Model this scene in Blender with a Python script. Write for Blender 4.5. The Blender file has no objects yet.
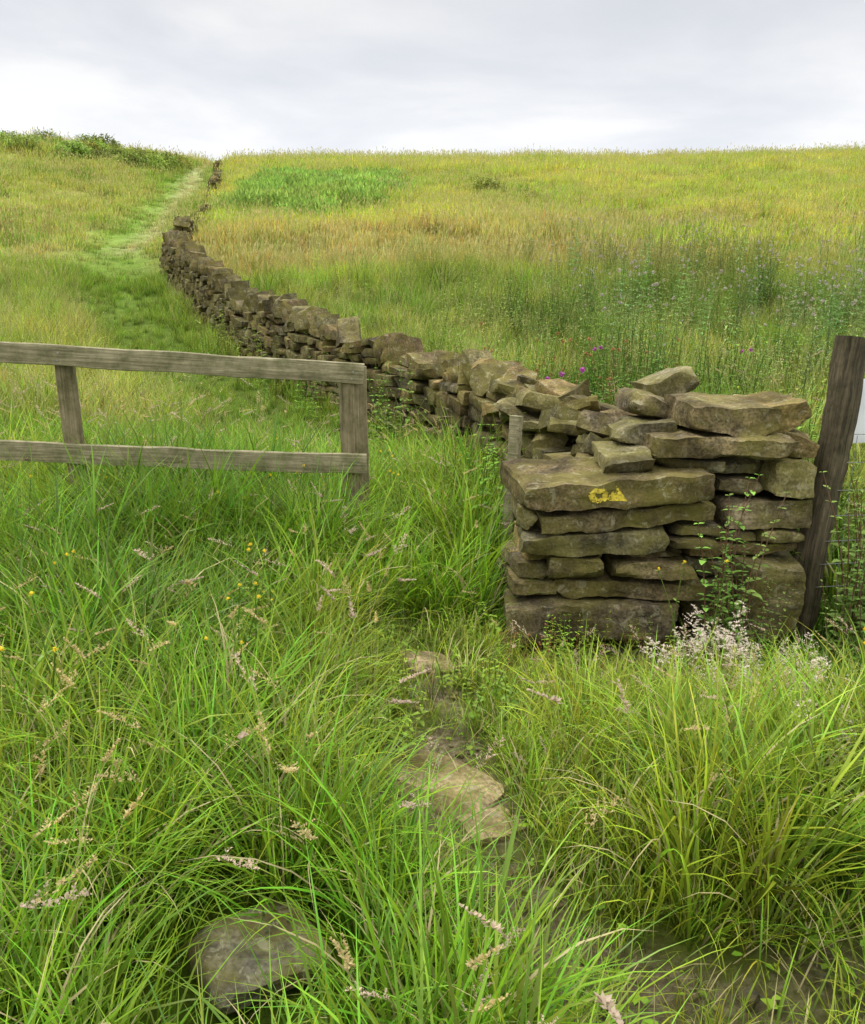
import bpy, math, random
import numpy as np
from mathutils import Vector, Matrix, Euler, noise
from mathutils.bvhtree import BVHTree

rng = np.random.default_rng(7)
random.seed(7)
scene = bpy.context.scene
scene.view_settings.view_transform = 'Standard'
scene.view_settings.look = 'None'
scene.view_settings.exposure = 0

# ------------------------------------------------------------ helpers
def hash2(ix, iy, seed):
    v = np.sin(ix * 127.1 + iy * 311.7 + seed * 74.7) * 43758.5453
    return v - np.floor(v)

def vnoise(x, y, seed=0):
    x = np.asarray(x, float); y = np.asarray(y, float)
    ix = np.floor(x); iy = np.floor(y)
    fx = x - ix; fy = y - iy
    fx = fx * fx * (3 - 2 * fx); fy = fy * fy * (3 - 2 * fy)
    a = hash2(ix, iy, seed); b = hash2(ix + 1, iy, seed)
    c = hash2(ix, iy + 1, seed); d = hash2(ix + 1, iy + 1, seed)
    return (a * (1 - fx) + b * fx) * (1 - fy) + (c * (1 - fx) + d * fx) * fy

def fbm(x, y, seed=0, o=3):
    s = 0; a = 0.5; t = 0
    for i in range(o):
        s = s + a * vnoise(np.asarray(x) * 2**i, np.asarray(y) * 2**i, seed + i); t += a; a *= 0.5
    return s / t

def sstep(a, b, x):
    t = np.clip((np.asarray(x, float) - a) / (b - a), 0, 1)
    return t * t * (3 - 2 * t)

def smooth_curve(ks, vs, width, lo, hi, step=0.1):
    g = np.arange(lo, hi, step)
    v = np.interp(g, ks, vs)
    n = int(width / step)
    k = np.hanning(2 * n + 1); k /= k.sum()
    vp = np.concatenate([np.full(n, v[0]) , v, np.full(n, v[-1])])
    return g, np.convolve(vp, k, 'valid')

_pg, _pv = smooth_curve([-60, -5, 0, 3, 4, 5, 7.5, 10, 14, 20, 24, 32, 50, 62, 75, 90, 130, 300, 420],
                        [-2.5, -.1, 0, 0, -.08, -.04, .05, .2, .62, 1.8, 2.5, 3.6, 7.15, 9.2, 11.05, 11.8, 11.2, 5, -1], 1.2, -60, 420)
_wg, _wv = smooth_curve([0, 4.4, 5.4, 7.5, 10, 14, 20, 24, 32, 50, 64, 100],
                        [2.6, 1.25, .95, .45, -.95, -3.0, -5.85, -6.85, -8.2, -11.8, -15, -22], 1.0, 0, 100)
_tg, _tv = smooth_curve([-3, 1.0, 1.6, 1.94, 2.5, 3.1, 3.6, 4.4, 7, 10, 14, 18, 25, 35, 50, 70],
                        [1.3, .75, .50, .27, .03, 0, 0, -.05, -.6, -2.2, -4.5, -6.5, -8.8, -11.0, -13.2, -17], .5, -3, 70)
def prof(y): return np.interp(y, _pg, _pv)
def wallx(y): return np.interp(y, _wg, _wv)
def pathx(y): return np.interp(y, _tg, _tv)

def height(x, y):
    x = np.asarray(x, float); y = np.asarray(y, float)
    z = prof(y)
    dx = x - wallx(y)
    z = z + .26 * sstep(0, 1.6, dx) * sstep(4.4, 6.5, y)
    z = z + sstep(10, 40, x) * sstep(30, 70, y) * .5
    dl = pathx(y) - x
    z = z + .22 * sstep(.8, 3.5, dl) * sstep(3, 8, y) + .95 * sstep(3, 12, dl) * sstep(24, 46, y) * (1 - .5 * sstep(60, 90, y))
    # overgrown bank on the left skyline
    z = z + .9 * np.exp(-((x + 20.5) / 5.5) ** 2 - ((y - 54) / 6) ** 2)
    pd = np.abs(x - pathx(y))
    z = z - .05 * (1 - sstep(.05, .45, pd)) - .12 * (1 - sstep(.3, 1.6, pd)) * sstep(8, 14, y)
    z = z - .14 * sstep(.15, .45, x) * sstep(2.4, 3.3, y) * (1 - sstep(4.0, 4.8, y))
    z = z + (fbm(x * 1.2, y * 1.2, 3) - .5) * .09 + (fbm(x * .25, y * .25, 9) - .5) * .45 * sstep(8, 30, y)
    z = z + (fbm(x * 7, y * 7, 5, 2) - .5) * .03 * (1 - sstep(4, 9, y))
    return z

# ------------------------------------------------------------ materials
def new_mat(name):
    m = bpy.data.materials.new(name); m.use_nodes = True
    nt = m.node_tree; nt.nodes.clear()
    return m, nt, nt.nodes, nt.links

def N(nodes, t, **kw):
    n = nodes.new(t)
    for k, v in kw.items():
        setattr(n, k, v)
    return n

def ramp(nodes, pts):
    r = nodes.new('ShaderNodeValToRGB')
    e = r.color_ramp.elements
    while len(e) < len(pts): e.new(0.5)
    for i, (p, c) in enumerate(pts):
        e[i].position = p; e[i].color = (*c, 1) if len(c) == 3 else c
    return r

def foliage_mat(name, transl=.35, gloss=.04, rough=.4):
    m, nt, nd, lk = new_mat(name)
    vc = N(nd, 'ShaderNodeAttribute', attribute_type='GEOMETRY', attribute_name='vc')
    ti = N(nd, 'ShaderNodeAttribute', attribute_type='GEOMETRY', attribute_name='tint')
    mul = N(nd, 'ShaderNodeMix', data_type='RGBA', blend_type='MULTIPLY'); mul.inputs[0].default_value = 1
    lk.new(vc.outputs['Color'], mul.inputs[6]); lk.new(ti.outputs['Color'], mul.inputs[7])
    mx = N(nd, 'ShaderNodeMix', data_type='RGBA')
    lk.new(vc.outputs['Alpha'], mx.inputs[0]); lk.new(vc.outputs['Color'], mx.inputs[6]); lk.new(mul.outputs[2], mx.inputs[7])
    p = N(nd, 'ShaderNodeBsdfDiffuse'); lk.new(mx.outputs[2], p.inputs['Color'])
    t = N(nd, 'ShaderNodeBsdfTranslucent'); lk.new(mx.outputs[2], t.inputs['Color'])
    ms = N(nd, 'ShaderNodeMixShader'); ms.inputs[0].default_value = transl
    lk.new(p.outputs[0], ms.inputs[1]); lk.new(t.outputs[0], ms.inputs[2])
    last = ms
    if gloss > 0:
        gl = N(nd, 'ShaderNodeBsdfGlossy'); gl.inputs['Roughness'].default_value = rough; gl.inputs['Color'].default_value = (1, 1, .92, 1)
        m2 = N(nd, 'ShaderNodeMixShader'); m2.inputs[0].default_value = gloss
        lk.new(ms.outputs[0], m2.inputs[1]); lk.new(gl.outputs[0], m2.inputs[2]); last = m2
    o = N(nd, 'ShaderNodeOutputMaterial'); lk.new(last.outputs[0], o.inputs[0])
    return m
MAT_GRASS = foliage_mat('grass_blades', .40, .016, .35)
MAT_FAR = foliage_mat('distant_grass_blades', .35, 0)
MAT_LEAF = foliage_mat('leaves', .3, .02, .45)

def stone_mat():
    m, nt, nd, lk = new_mat('weathered_gritstone')
    tc = N(nd, 'ShaderNodeNewGeometry')
    pos = tc.outputs['Position']
    vc = N(nd, 'ShaderNodeAttribute', attribute_type='GEOMETRY', attribute_name='vc')
    n1 = N(nd, 'ShaderNodeTexNoise'); n1.inputs['Scale'].default_value = 9; n1.inputs['Detail'].default_value = 6; n1.inputs['Roughness'].default_value = .65
    lk.new(pos, n1.inputs['Vector'])
    r1 = ramp(nd, [(.3, (.30, .27, .22)), (.5, (.85, .81, .72)), (.72, (1.65, 1.52, 1.28))])
    lk.new(n1.outputs[0], r1.inputs[0])
    mul = N(nd, 'ShaderNodeMix', data_type='RGBA', blend_type='MULTIPLY'); mul.inputs[0].default_value = 1
    lk.new(vc.outputs['Color'], mul.inputs[6]); lk.new(r1.outputs[0], mul.inputs[7])
    n2 = N(nd, 'ShaderNodeTexNoise'); n2.inputs['Scale'].default_value = 70; n2.inputs['Detail'].default_value = 3
    lk.new(pos, n2.inputs['Vector'])
    r2 = ramp(nd, [(.35, (.5, .5, .5)), (.62, (1.35, 1.35, 1.3))]); lk.new(n2.outputs[0], r2.inputs[0])
    mul2 = N(nd, 'ShaderNodeMix', data_type='RGBA', blend_type='MULTIPLY'); mul2.inputs[0].default_value = .85
    lk.new(mul.outputs[2], mul2.inputs[6]); lk.new(r2.outputs[0], mul2.inputs[7])
    n4 = N(nd, 'ShaderNodeTexNoise'); n4.inputs['Scale'].default_value = 5; n4.inputs['Detail'].default_value = 6; n4.inputs['Roughness'].default_value = .7
    va = N(nd, 'ShaderNodeVectorMath', operation='ADD'); va.inputs[1].default_value = (13, 7, 3); lk.new(pos, va.inputs[0]); lk.new(va.outputs[0], n4.inputs['Vector'])
    r4 = ramp(nd, [(.40, (0, 0, 0)), (.58, (1, 1, 1))]); lk.new(n4.outputs[0], r4.inputs[0])
    s4 = N(nd, 'ShaderNodeMath', operation='MULTIPLY'); s4.inputs[1].default_value = .68; lk.new(r4.outputs[0], s4.inputs[0])
    mx2 = N(nd, 'ShaderNodeMix', data_type='RGBA'); lk.new(s4.outputs[0], mx2.inputs[0]); lk.new(mul2.outputs[2], mx2.inputs[6]); mx2.inputs[7].default_value = (.145, .13, .028, 1)
    n3 = N(nd, 'ShaderNodeTexNoise'); n3.inputs['Scale'].default_value = 17; n3.inputs['Detail'].default_value = 5; n3.inputs['Roughness'].default_value = .75; n3.inputs['Distortion'].default_value = .6
    lk.new(pos, n3.inputs['Vector'])
    r3 = ramp(nd, [(.56, (0, 0, 0)), (.62, (1, 1, 1))]); lk.new(n3.outputs[0], r3.inputs[0])
    sc = N(nd, 'ShaderNodeMath', operation='MULTIPLY'); sc.inputs[1].default_value = .5; lk.new(r3.outputs[0], sc.inputs[0])
    mx = N(nd, 'ShaderNodeMix', data_type='RGBA'); lk.new(sc.outputs[0], mx.inputs[0]); lk.new(mx2.outputs[2], mx.inputs[6]); mx.inputs[7].default_value = (.34, .32, .21, 1)
    # dark weather stains running over the stones
    n6 = N(nd, 'ShaderNodeTexNoise'); n6.inputs['Scale'].default_value = 3.2; n6.inputs['Detail'].default_value = 5; n6.inputs['Roughness'].default_value = .6
    vb = N(nd, 'ShaderNodeVectorMath', operation='ADD'); vb.inputs[1].default_value = (3, 17, 9); lk.new(pos, vb.inputs[0]); lk.new(vb.outputs[0], n6.inputs['Vector'])
    r6 = ramp(nd, [(.38, (.45, .42, .38)), (.56, (1.08, 1.06, 1.0))]); lk.new(n6.outputs[0], r6.inputs[0])
    mu6 = N(nd, 'ShaderNodeMix', data_type='RGBA', blend_type='MULTIPLY'); mu6.inputs[0].default_value = .9
    lk.new(mx.outputs[2], mu6.inputs[6]); lk.new(r6.outputs[0], mu6.inputs[7])
    mp = N(nd, 'ShaderNodeMapping'); mp.inputs['Scale'].default_value = (6, 6, 26); lk.new(pos, mp.inputs['Vector'])
    nb = N(nd, 'ShaderNodeTexNoise'); nb.inputs['Scale'].default_value = 1; nb.inputs['Detail'].default_value = 4; lk.new(mp.outputs[0], nb.inputs['Vector'])
    b1 = N(nd, 'ShaderNodeBump'); b1.inputs['Strength'].default_value = .4; b1.inputs['Distance'].default_value = .014; lk.new(nb.outputs[0], b1.inputs['Height'])
    n5 = N(nd, 'ShaderNodeTexNoise'); n5.inputs['Scale'].default_value = 38; n5.inputs['Detail'].default_value = 6; n5.inputs['Roughness'].default_value = .7; lk.new(pos, n5.inputs['Vector'])
    b2 = N(nd, 'ShaderNodeBump'); b2.inputs['Strength'].default_value = .9; b2.inputs['Distance'].default_value = .012; lk.new(n5.outputs[0], b2.inputs['Height']); lk.new(b1.outputs[0], b2.inputs['Normal'])
    p = N(nd, 'ShaderNodeBsdfPrincipled'); p.inputs['Roughness'].default_value = .92; p.inputs['Specular IOR Level'].default_value = .15
    lk.new(mu6.outputs[2], p.inputs['Base Color']); lk.new(b2.outputs[0], p.inputs['Normal'])
    o = N(nd, 'ShaderNodeOutputMaterial'); lk.new(p.outputs[0], o.inputs[0])
    return m
MAT_STONE = stone_mat()

def wood_mat(name, dark, light, axis_scale):
    m, nt, nd, lk = new_mat(name)
    tc = N(nd, 'ShaderNodeTexCoord')
    mp = N(nd, 'ShaderNodeMapping'); mp.inputs['Scale'].default_value = axis_scale; lk.new(tc.outputs['Object'], mp.inputs['Vector'])
    n = N(nd, 'ShaderNodeTexNoise'); n.inputs['Scale'].default_value = 1; n.inputs['Detail'].default_value = 7; n.inputs['Roughness'].default_value = .7; n.inputs['Distortion'].default_value = .1
    lk.new(mp.outputs[0], n.inputs['Vector'])
    r = ramp(nd, [(.25, tuple(c * .5 for c in dark)), (.42, dark), (.7, light)]); lk.new(n.outputs[0], r.inputs[0])
    n2 = N(nd, 'ShaderNodeTexNoise'); n2.inputs['Scale'].default_value = 9; n2.inputs['Detail'].default_value = 6; n2.inputs['Roughness'].default_value = .7; lk.new(tc.outputs['Object'], n2.inputs['Vector'])
    r2 = ramp(nd, [(.35, (.5, .55, .38)), (.6, (1.15, 1.13, 1.05))]); lk.new(n2.outputs[0], r2.inputs[0])
    mul = N(nd, 'ShaderNodeMix', data_type='RGBA', blend_type='MULTIPLY'); mul.inputs[0].default_value = .9
    lk.new(r.outputs[0], mul.inputs[6]); lk.new(r2.outputs[0], mul.inputs[7])
    b = N(nd, 'ShaderNodeBump'); b.inputs['Strength'].default_value = .8; b.inputs['Distance'].default_value = .006; lk.new(n.outputs[0], b.inputs['Height'])
    p = N(nd, 'ShaderNodeBsdfPrincipled'); p.inputs['Roughness'].default_value = .85; p.inputs['Specular IOR Level'].default_value = .2
    lk.new(mul.outputs[2], p.inputs['Base Color']); lk.new(b.outputs[0], p.inputs['Normal'])
    o = N(nd, 'ShaderNodeOutputMaterial'); lk.new(p.outputs[0], o.inputs[0])
    return m
MAT_RAIL = wood_mat('weathered_rail_wood', (.19, .165, .10), (.37, .33, .215), (2, 80, 80))
MAT_POST = wood_mat('weathered_post_wood', (.16, .13, .075), (.31, .26, .165), (80, 80, 2))
MAT_DARKPOST = wood_mat('dark_post_wood', (.05, .04, .025), (.15, .12, .075), (60, 60, 2))

def simple_mat(name, col, rough=.7, metal=0, nscale=20, var=.3):
    m, nt, nd, lk = new_mat(name)
    tc = N(nd, 'ShaderNodeTexCoord')
    n = N(nd, 'ShaderNodeTexNoise'); n.inputs['Scale'].default_value = nscale; n.inputs['Detail'].default_value = 6
    lk.new(tc.outputs['Object'], n.inputs['Vector'])
    r = ramp(nd, [(.3, tuple(c * (1 - var) for c in col)), (.7, tuple(min(1, c * (1 + var * .5)) for c in col))]); lk.new(n.outputs[0], r.inputs[0])
    p = N(nd, 'ShaderNodeBsdfPrincipled'); p.inputs['Roughness'].default_value = rough; p.inputs['Metallic'].default_value = metal
    lk.new(r.outputs[0], p.inputs['Base Color'])
    o = N(nd, 'ShaderNodeOutputMaterial'); lk.new(p.outputs[0], o.inputs[0])
    return m
MAT_WIRE = simple_mat('galvanised_wire', (.35, .35, .34), .5, .8)
MAT_YELLOW = simple_mat('yellow_waymark_paint', (.55, .42, .035), .85, 0, 60, .45)
MAT_WHITE = simple_mat('white_painted_board', (.75, .76, .76), .5, 0, 6, .1)

# ------------------------------------------------------------ terrain
def ground_mat():
    m, nt, nd, lk = new_mat('meadow_soil_and_thatch')
    g = N(nd, 'ShaderNodeNewGeometry'); pos = g.outputs['Position']
    vc = N(nd, 'ShaderNodeAttribute', attribute_type='GEOMETRY', attribute_name='vc')
    n1 = N(nd, 'ShaderNodeTexNoise'); n1.inputs['Scale'].default_value = 6; n1.inputs['Detail'].default_value = 8; n1.inputs['Roughness'].default_value = .7
    lk.new(pos, n1.inputs['Vector'])
    r1 = ramp(nd, [(.3, (.55, .53, .5)), (.7, (1.4, 1.4, 1.35))]); lk.new(n1.outputs[0], r1.inputs[0])
    mul = N(nd, 'ShaderNodeMix', data_type='RGBA', blend_type='MULTIPLY'); mul.inputs[0].default_value = 1
    lk.new(vc.outputs['Color'], mul.inputs[6]); lk.new(r1.outputs[0], mul.inputs[7])
    n2 = N(nd, 'ShaderNodeTexNoise'); n2.inputs['Scale'].default_value = 30; n2.inputs['Detail'].default_value = 10; n2.inputs['Roughness'].default_value = .75
    lk.new(pos, n2.inputs['Vector'])
    r2 = ramp(nd, [(.32, (.05, .038, .022)), (.5, (.16, .125, .07)), (.68, (.36, .30, .19))]); lk.new(n2.outputs[0], r2.inputs[0])
    mx = N(nd, 'ShaderNodeMix', data_type='RGBA'); lk.new(vc.outputs['Alpha'], mx.inputs[0]); lk.new(mul.outputs[2], mx.inputs[6]); lk.new(r2.outputs[0], mx.inputs[7])
    b = N(nd, 'ShaderNodeBump'); b.inputs['Strength'].default_value = 1; b.inputs['Distance'].default_value = .03; lk.new(n2.outputs[0], b.inputs['Height'])
    p = N(nd, 'ShaderNodeBsdfPrincipled'); p.inputs['Roughness'].default_value = .95; p.inputs['Specular IOR Level'].default_value = .1
    lk.new(mx.outputs[2], p.inputs['Base Color']); lk.new(b.outputs[0], p.inputs['Normal'])
    o = N(nd, 'ShaderNodeOutputMaterial'); lk.new(p.outputs[0], o.inputs[0])
    return m

def dirt_mask(x, y):
    pd = np.abs(x - pathx(y)) + (fbm(x * 5, y * 5, 21) - .5) * .25
    w = .13 + .20 * (1 - sstep(1.4, 2.0, y)) + .10 * np.exp(-((y - 2.55) / .3) ** 2)
    d = (1 - sstep(w * .6, w * 1.3, pd)) * (1 - sstep(3.3, 3.9, y))
    d = d * np.maximum(sstep(.42, .56, fbm(x * 2.6, y * 2.6, 66)), np.exp(-((y - 2.55) / .35) ** 2))
    br = sstep(.45, .7, x) * (1 - sstep(1.5, 1.8, y + (fbm(x * 3, y * 3, 8) - .5) * .5)) * sstep(.38, .6, fbm(x * 4, y * 4, 67))
    base = .8 * sstep(.3, .5, x) * (1 - sstep(1.3, 1.6, x)) * sstep(3.45, 3.65, y) * (1 - sstep(4.4, 4.8, y))
    return np.clip(np.maximum(np.maximum(d, br * .8), base), 0, 1)

def bracken_area(x, y):
    n1 = fbm(x * .5, y * .5, 33)
    return sstep(32, 34.5, y + (n1 - .5) * 6) * (1 - sstep(44, 50, y + (n1 - .5) * 6)) * sstep(-9.0, -7.4, x + (n1 - .5) * 2) * (1 - sstep(-3.2, -.4, x + (n1 - .5) * 6))

def tint(x, y):
    """vegetation base colour by place"""
    x = np.asarray(x, float); y = np.asarray(y, float)
    n = len(x)
    def C(r, g, b): return np.repeat(np.array([[r, g, b]]), n, 0)
    def mix(a, b, t): return a * (1 - t[:, None]) + b * t[:, None]
    dx = x - wallx(y)
    n1 = fbm(x * .9, y * .9, 31); n2 = fbm(x * .22, y * .22, 41); n3 = fbm(x * .08, y * .2, 51); n4 = fbm(x * .5, y * .28, 57)
    n5 = fbm(x * .16, y * .10, 71)
    lush = C(.17, .325, .022); dark = C(.095, .20, .018); pale = C(.42, .48, .10); gold = C(.53, .57, .085)
    pathg = C(.19, .33, .04); weed = C(.20, .33, .05); straw = C(.50, .46, .17); brown = C(.45, .36, .13)
    L = mix(lush, dark, .75 * sstep(.46, .68, n1))
    L = mix(L, C(.28, .38, .04), .65 * sstep(.52, .72, fbm(x * .7, y * .7, 35)))
    Lf = mix(pale, C(.25, .40, .055), sstep(.42, .64, n2))
    Lf = mix(Lf, straw, .55 * sstep(.52, .72, n1))
    Lf = mix(Lf, C(.16, .28, .04), .6 * sstep(.55, .7, n4))
    left = mix(L, Lf, sstep(5.5, 10, y) * .9)
    pd = np.abs(x - pathx(y))
    left = mix(left, pathg, (1 - sstep(.5, 1.5, pd)) * sstep(4, 9, y) * .9)
    tr = np.exp(-((x - (wallx(y) - 1.4)) / .5) ** 2) * sstep(22, 26, y) * .8
    left = mix(left, C(.50, .46, .24), tr)
    R0 = mix(dark, lush, sstep(.4, .7, n1))
    F1 = mix(weed, pale, sstep(.45, .7, n1) * .6)
    F1 = mix(F1, C(.12, .23, .032), .75 * sstep(.48, .64, n4))
    F2 = mix(gold, C(.40, .52, .075), sstep(.38, .62, n2))
    F2 = mix(F2, C(.28, .42, .06), .6 * sstep(.53, .68, n5))
    F2 = mix(F2, brown, .7 * sstep(.48, .64, n3) * (1 - sstep(26, 44, y)))
    F2 = mix(F2, straw, .4 * sstep(.55, .7, fbm(x * .4, y * .3, 83)))
    F = mix(F1, F2, sstep(13, 23, y + (n2 - .5) * 16))
    right = mix(R0, F, sstep(4.2, 5.5, y))
    right = mix(right, C(.24, .38, .07), bracken_area(x, y))
    return mix(left, right, (dx > 0).astype(float))

def build_terrain():
    xs = np.concatenate([np.arange(-220, -30, 10), np.arange(-30, -6, .6), np.arange(-6, 6, .08), np.arange(6, 30, .6), np.arange(30, 221, 10)])
    ys = np.concatenate([np.arange(-60, -1, 2), np.arange(-1, 8, .08), np.arange(8, 25, .25), np.arange(25, 100, 1), np.arange(100, 420, 10)])
    X, Y = np.meshgrid(xs, ys)
    Z = height(X, Y)
    nx, ny = len(xs), len(ys)
    v = np.stack([X.ravel(), Y.ravel(), Z.ravel()], 1)
    i = np.arange(ny - 1)[:, None] * nx + np.arange(nx - 1)[None, :]
    f = np.stack([i, i + 1, i + nx + 1, i + nx], -1).reshape(-1, 4)
    me = bpy.data.meshes.new('hillside_ground')
    me.from_pydata(v.tolist(), [], f.tolist())
    me.polygons.foreach_set('use_smooth', np.ones(len(f), bool))
    a = me.color_attributes.new('vc', 'FLOAT_COLOR', 'POINT')
    c = np.ones((len(v), 4))
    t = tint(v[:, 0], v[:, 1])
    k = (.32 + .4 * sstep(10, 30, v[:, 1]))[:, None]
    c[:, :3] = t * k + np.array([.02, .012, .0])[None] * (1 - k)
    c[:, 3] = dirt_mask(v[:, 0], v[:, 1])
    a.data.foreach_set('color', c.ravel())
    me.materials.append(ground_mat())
    ob = bpy.data.objects.new('hillside_ground', me); scene.collection.objects.link(ob)
build_terrain()

# ------------------------------------------------------------ mesh builder
class MB:
    def __init__(s): s.v = []; s.f = []; s.c = []
    def add(s, verts, faces, cols):
        o = len(s.v)
        s.v.extend(verts); s.f.extend([tuple(i + o for i in f) for f in faces]); s.c.extend(cols)
    def mesh(s, name, mat, smooth=True):
        me = bpy.data.meshes.new(name)
        me.from_pydata([tuple(p) for p in s.v], [], s.f)
        a = me.color_attributes.new('vc', 'FLOAT_COLOR', 'POINT')
        a.data.foreach_set('color', np.array(s.c, float).ravel())
        me.polygons.foreach_set('use_smooth', np.full(len(me.polygons), smooth))
        me.materials.append(mat)
        return me

def blade(mb, base, az, length, width, lean, curve, seg, c0, c1, twist=0.0):
    vs = []; cs = []; fs = []
    p = Vector(base); ds = length / seg
    d = Vector((math.cos(az), math.sin(az), 0))
    for i in range(seg + 1):
        t = i / seg
        th = lean + curve * t ** 1.4
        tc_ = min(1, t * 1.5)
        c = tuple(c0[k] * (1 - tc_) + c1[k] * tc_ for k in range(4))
        if i == seg:
            vs.append(p.copy()); cs.append(c); fs.append((2 * i - 2, 2 * i - 1, 2 * i))
            break
        a2 = az + math.pi / 2 + twist * t
        side = Vector((math.cos(a2), math.sin(a2), 0))
        w = width * .5 * (1 - t ** 2.2) * (0.65 + .35 * min(1, t * 4))
        vs += [p - side * w, p + side * w]; cs += [c, c]
        if i < seg - 1:
            fs.append((2 * i, 2 * i + 1, 2 * i + 3, 2 * i + 2))
        p = p + (d * math.sin(th) + Vector((0, 0, math.cos(th)))) * ds
    mb.add(vs, fs, cs)
    return p

def stem(mb, pts, r, col, sides=3):
    vs = []; fs = []; cs = []
    n = len(pts)
    for i, p in enumerate(pts):
        rr = r * (1 - .5 * i / max(1, n - 1))
        for k in range(sides):
            a = k * 6.2832 / sides
            vs.append(p + Vector((math.cos(a) * rr, math.sin(a) * rr, 0))); cs.append(col)
        if i < n - 1:
            for k in range(sides if sides > 2 else 1):
                a = i * sides + k; b = i * sides + (k + 1) % sides
                fs.append((a, b, b + sides, a + sides))
    mb.add(vs, fs, cs)

def leaf(mb, base, d, up, length, width, col, droop=.3, simple=False):
    d = d.normalized(); side = d.cross(up)
    if side.length < 1e-4: side = Vector((1, 0, 0))
    side.normalize(); n = side.cross(d).normalized()
    def P(t, w, z): return base + d * (t * length) + side * (w * width) + n * (z * length) - Vector((0, 0, 1)) * (droop * length * t * t)
    if simple:
        mb.add([P(0, 0, 0), P(.45, -.5, .05), P(1, 0, 0), P(.45, .5, .05)], [(0, 3, 2, 1)], [col] * 4); return
    vs = [P(0, 0, 0), P(.3, -.45, .05), P(.3, 0, 0), P(.3, .45, .05), P(.7, -.3, .04), P(.7, 0, 0), P(.7, .3, .04), P(1, 0, 0)]
    fs = [(0, 2, 1), (0, 3, 2), (1, 2, 5, 4), (2, 3, 6, 5), (4, 5, 7), (5, 6, 7)]
    mb.add(vs, fs, [col] * 8)

U = random.uniform
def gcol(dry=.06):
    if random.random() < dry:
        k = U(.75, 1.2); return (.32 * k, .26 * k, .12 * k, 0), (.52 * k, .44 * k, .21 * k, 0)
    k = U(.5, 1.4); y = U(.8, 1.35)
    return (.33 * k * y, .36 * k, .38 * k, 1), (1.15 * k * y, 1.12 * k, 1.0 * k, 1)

def seed_head(mb, p, d, length, rad, col, n):
    for i in range(n):
        t = random.random(); a = U(0, 6.283)
        b = p + d * (t * length)
        o = Vector((math.cos(a), math.sin(a), U(.4, 1.4))).normalized()
        k = U(.7, 1.25)
        leaf(mb, b, o, Vector((0, 0, 1)), rad * (1.2 - .8 * t), rad * .4, (col[0] * k, col[1] * k, col[2] * k, 0), .1, True)

templates = {}
def reg(kind, mb, mat):
    L = templates.setdefault(kind, [])
    ob = bpy.data.objects.new(f'{kind}_{len(L):02d}', mb.mesh(f'{kind}_{len(L):02d}', mat))
    L.append(ob)

for v in range(7):   # lush arching tuft
    mb = MB()
    wide = 1.5 if v in (2, 5) else 1
    for i in range(int(44 / wide)):
        r = abs(random.gauss(0, .06)); a = U(0, 6.283)
        c0, c1 = gcol(.08)
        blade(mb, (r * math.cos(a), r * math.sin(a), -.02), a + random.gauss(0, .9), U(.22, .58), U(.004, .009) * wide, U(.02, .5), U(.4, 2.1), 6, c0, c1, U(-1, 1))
    reg('lush', mb, MAT_GRASS)
for v in range(4):
    mb = MB()
    for i in range(36):
        r = abs(random.gauss(0, .08)); a = U(0, 6.283)
        c0, c1 = gcol(.06)
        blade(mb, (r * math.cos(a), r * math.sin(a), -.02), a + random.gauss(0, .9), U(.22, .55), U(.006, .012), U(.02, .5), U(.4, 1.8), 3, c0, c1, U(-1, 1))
    reg('lushmid', mb, MAT_FAR)
for v in range(5):   # meadow tuft
    mb = MB()
    for i in range(34):
        r = abs(random.gauss(0, .1)); a = U(0, 6.283)
        c0, c1 = gcol(.12)
        blade(mb, (r * math.cos(a), r * math.sin(a), -.02), U(0, 6.283), U(.2, .48), U(.005, .009), U(.02, .45), U(.2, 1.5), 3, c0, c1, U(-1, 1))
    for i in range(4):
        a = U(0, 6.283); base = Vector((U(-.1, .1), U(-.1, .1), 0)); h = U(.35, .6); l = U(.05, .25)
        pts = [base + Vector((math.cos(a) * l * t * t, math.sin(a) * l * t * t, h * t)) for t in (0, .5, 1)]
        k = U(.8, 1.15)
        stem(mb, pts, .0022, (.36 * k, .38 * k, .12 * k, 0), 2)
        seed_head(mb, pts[-1] - Vector((0, 0, .03)), (pts[-1] - pts[-2]).normalized(), .08, .018, (.50 * k, .43 * k, .20 * k), 6)
    reg('meadow', mb, MAT_FAR)
for v in range(4):   # short grass
    mb = MB()
    for i in range(45):
        r = abs(random.gauss(0, .08)); a = U(0, 6.283)
        c0, c1 = gcol(.14)
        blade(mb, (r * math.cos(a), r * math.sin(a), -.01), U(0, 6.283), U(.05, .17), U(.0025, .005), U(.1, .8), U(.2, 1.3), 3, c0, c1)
    for i in range(5):
        a = U(0, 6.283); k = U(.8, 1.3)
        leaf(mb, Vector((U(-.1, .1), U(-.1, .1), U(0, .03))), Vector((math.cos(a), math.sin(a), .4)), Vector((0, 0, 1)), U(.02, .04), U(.012, .025), (k, k, k, 1))
    reg('short', mb, MAT_GRASS)
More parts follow.
